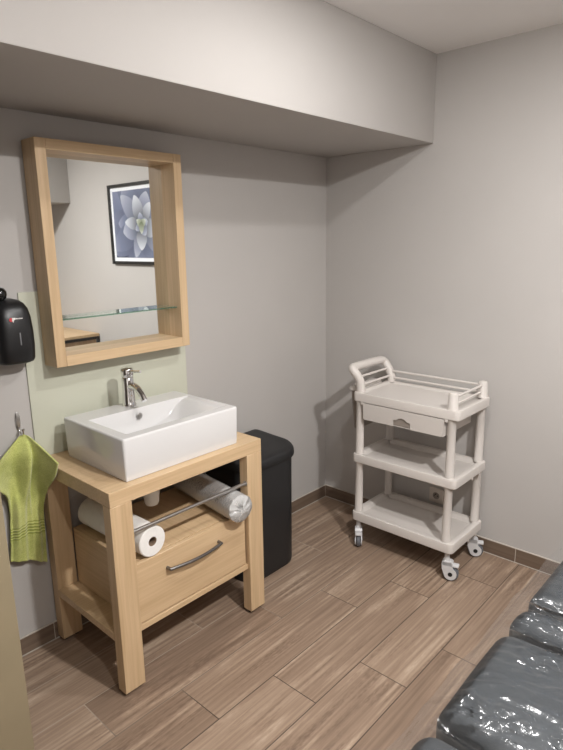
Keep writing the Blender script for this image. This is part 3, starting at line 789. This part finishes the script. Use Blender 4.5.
# the sheet: draped over the padding, dipping into the seams, hanging a little past the long edge
def couch_h(x):
    h = ctop
    for (xa, xb), bl_ in zip(secs, (.015, .006, .015, .02)):
        if xa <= x <= xb:
            q = 1 - ((x - (xa + xb) / 2) / ((xb - xa) / 2)) ** 2
            return ctop + bl_ * max(0, q) ** .6 - .010 * max(0, 1 - q * 6)
    return ctop - .016
def ridged(v, o=3):
    s, a = 0, 1
    for k in range(o):
        s += a * (1 - abs(2 * noise.noise(v))); v = v * 2.1 + Vector((3.1, 1.7, .3)); a *= .5
    return s
def sheet(u, v):
    X = -2.36 + (2.36 - .42) * u
    s = v * .80                       # distance across from the far side
    Y = cy0 - .03 + s * ((cy1 + .026 - (cy0 - .03)) / .80)
    edge = (1 - sstep(cy1 - .05, cy1 + .004, Y)) * sstep(cy0 - .004, cy0 + .05, Y)
    hh = ctop + .004 + (couch_h(X) - ctop - .004) * edge
    base = hh + .007
    over = max(0, Y - (cy1 - .04))
    base -= .9 * over ** 1.3
    over2 = max(0, (cy0 + .04) - Y); base -= 1.2 * over2 ** 1.35
    p = Vector((X * 1.0, Y * 1.0, 0))
    # crumpled strips across the couch
    strip = math.exp(-((X + 1.735 - .10 * (Y + 1.75)) / .050) ** 2) + .55 * math.exp(-((X + 1.50) / .07) ** 2) * sstep(-1.68, -1.76, Y) + .35 * math.exp(-((X + 1.345) / .05) ** 2)
    amp = (.0022 + .018 * min(1.2, strip)) * (.12 + .88 * edge)
    wob = ridged(Vector((X * 30 + Y * 6, Y * 13, 1.5)), 3) - 1.0
    base += amp * wob + .004 * noise.noise(Vector((X * 5, Y * 4, 0))) * (1 - min(1, strip))
    Yo = Y + (.010 * noise.noise(Vector((X * 9, 2, 0))) if v > .98 or v < .02 else 0)
    low = hh + .0035 - .9 * over ** 1.3
    return (X, Yo, max(base, low))
bm = bmesh.new(); grid(bm, sheet, 330, 130)
sh = mk('plastic_sheet', bm, film, angle=180)
tag(sh, 'crumpled clear plastic sheet spread over the charcoal treatment couch', 'plastic sheet')

# ------------------------------------------------------------------ things seen in the mirror
pf = thing('framed_picture', (-.002, -1.81, 1.41), 'black framed blue flower photograph seen in the mirror', 'picture')
PY0, PY1, PZ0, PZ1 = -2.237, -1.385, 1.412, 2.030
bm = bmesh.new(); fwid = .024
for a in ((PY0, PY0 + fwid, PZ0, PZ1), (PY1 - fwid, PY1, PZ0, PZ1), (PY0 + fwid, PY1 - fwid, PZ0, PZ0 + fwid), (PY0 + fwid, PY1 - fwid, PZ1 - fwid, PZ1)):
    box(bm, -.026, -.001, *a, .001, 1)
part('frame', bm, frame_black, pf)
bm = bmesh.new(); box(bm, -.012, -.006, PY0 + fwid, PY1 - fwid, PZ0 + fwid, PZ1 - fwid); part('mount', bm, print_white, pf)
bm = bmesh.new(); uvl = bm.loops.layers.uv.verify()
ia, ib, ja, jb = PY0 + .052, PY1 - .052, PZ0 + .052, PZ1 - .052
def pquad(y0, y1, z0, z1, X, mi):
    f = bm.faces.new([bm.verts.new((X, y, z)) for y, z in ((y0, z0), (y1, z0), (y1, z1), (y0, z1))]); f.material_index = mi
    for lp, t_ in zip(f.loops, ((0, 0), (1, 0), (1, 1), (0, 1))): lp[uvl].uv = t_
pquad(ia, ib, ja, jb, -.0124, 0)
fy, fz = -1.805, 1.715
def petal(ang, r0, r1, wd, X, mi, sharp=1.0):
    n = 12; ca, sa = math.cos(ang), math.sin(ang)
    for k in range(n):
        t0, t1 = k / n, (k + 1) / n
        def P(t, s):
            r = r0 + (r1 - r0) * t
            h = wd * math.sin(math.pi * min(1, t ** .75 * .97 + .02)) ** .7
            y = fy + r * ca - s * h * sa; z = fz + r * sa + s * h * ca
            return (X, max(ia, min(ib, y)), max(ja, min(jb, z)))
        for s0, s1 in ((-1, 0), (0, 1)):
            try:
                f = bm.faces.new([bm.verts.new(P(a, b)) for a, b in ((t0, s0), (t0, s1), (t1, s1), (t1, s0))])
            except ValueError: continue
            f.material_index = mi
            for lp, a in zip(f.loops, (t0, t0, t1, t1)): lp[uvl].uv = (.5, a)
rnd = random.Random(3)
lay = 0
for cnt, ra, rb, wd, mi_, ph in ((9, .12, .52, .125, 1, .2), (8, .08, .40, .105, 1, .55), (6, .06, .31, .080, 2, .1), (5, .04, .22, .062, 3, .75), (4, .015, .11, .040, 2, .4)):
    for k in range(cnt):
        lay += 1
        petal(ph + 2 * math.pi * k / cnt + rnd.uniform(-.25, .25), ra, rb * rnd.uniform(.75, 1.15), wd * rnd.uniform(.75, 1.15), -.0126 - lay * .00012, mi_)
lay += 4
for k in range(3): petal(.5 + k * 2.1, -.02, .07, .032, -.0128 - lay * .00012 - k * .0002, 4)
bmesh.ops.remove_doubles(bm, verts=bm.verts, dist=1e-6)
part('flower_print', bm, [petal_mat('print_ground', (.045, .055, .10), (.12, .14, .22), (.18, .20, .29)),
                          petal_mat('outer_petal', (.05, .058, .10), (.15, .17, .25), (.26, .28, .36)),
                          petal_mat('middle_petal', (.06, .068, .10), (.26, .28, .36), (.40, .42, .49)),
                          petal_mat('inner_petal', (.04, .045, .06), (.40, .42, .47), (.58, .60, .64)),
                          petal_mat('flower_heart', (.10, .12, .06), (.30, .33, .25), (.50, .52, .47))], pf, smooth=False)

sb = thing('sideboard', (-.30, -3.0, 0), 'low wooden sideboard with black edging reflected low in the mirror', 'sideboard')
sx0, sx1, sy0, sy1, sz = -.62, -.004, -3.40, -2.575, .80
bm = bmesh.new(); box(bm, sx0, sx1, sy0, sy1, .775, .800, .002, 1); part('top', bm, wood[1], sb)
for y_ in (sy0, sy1 - .03):
    bm = bmesh.new()
    for xx in (sx0, sx1 - .03): box(bm, xx, xx + .03, y_, y_ + .03, 0, .775, .002, 1)
    box(bm, sx0 + .03, sx1 - .03, y_, y_ + .03, .750, .775, .001, 1); box(bm, sx0 + .03, sx1 - .03, y_, y_ + .03, .08, .105, .001, 1)
    part('edging', bm, frame_black, sb)
bm = bmesh.new(); box(bm, sx0 + .032, sx1 - .032, sy0 + .032, sy1 - .008, .106, .749); part('body', bm, side_wood, sb)
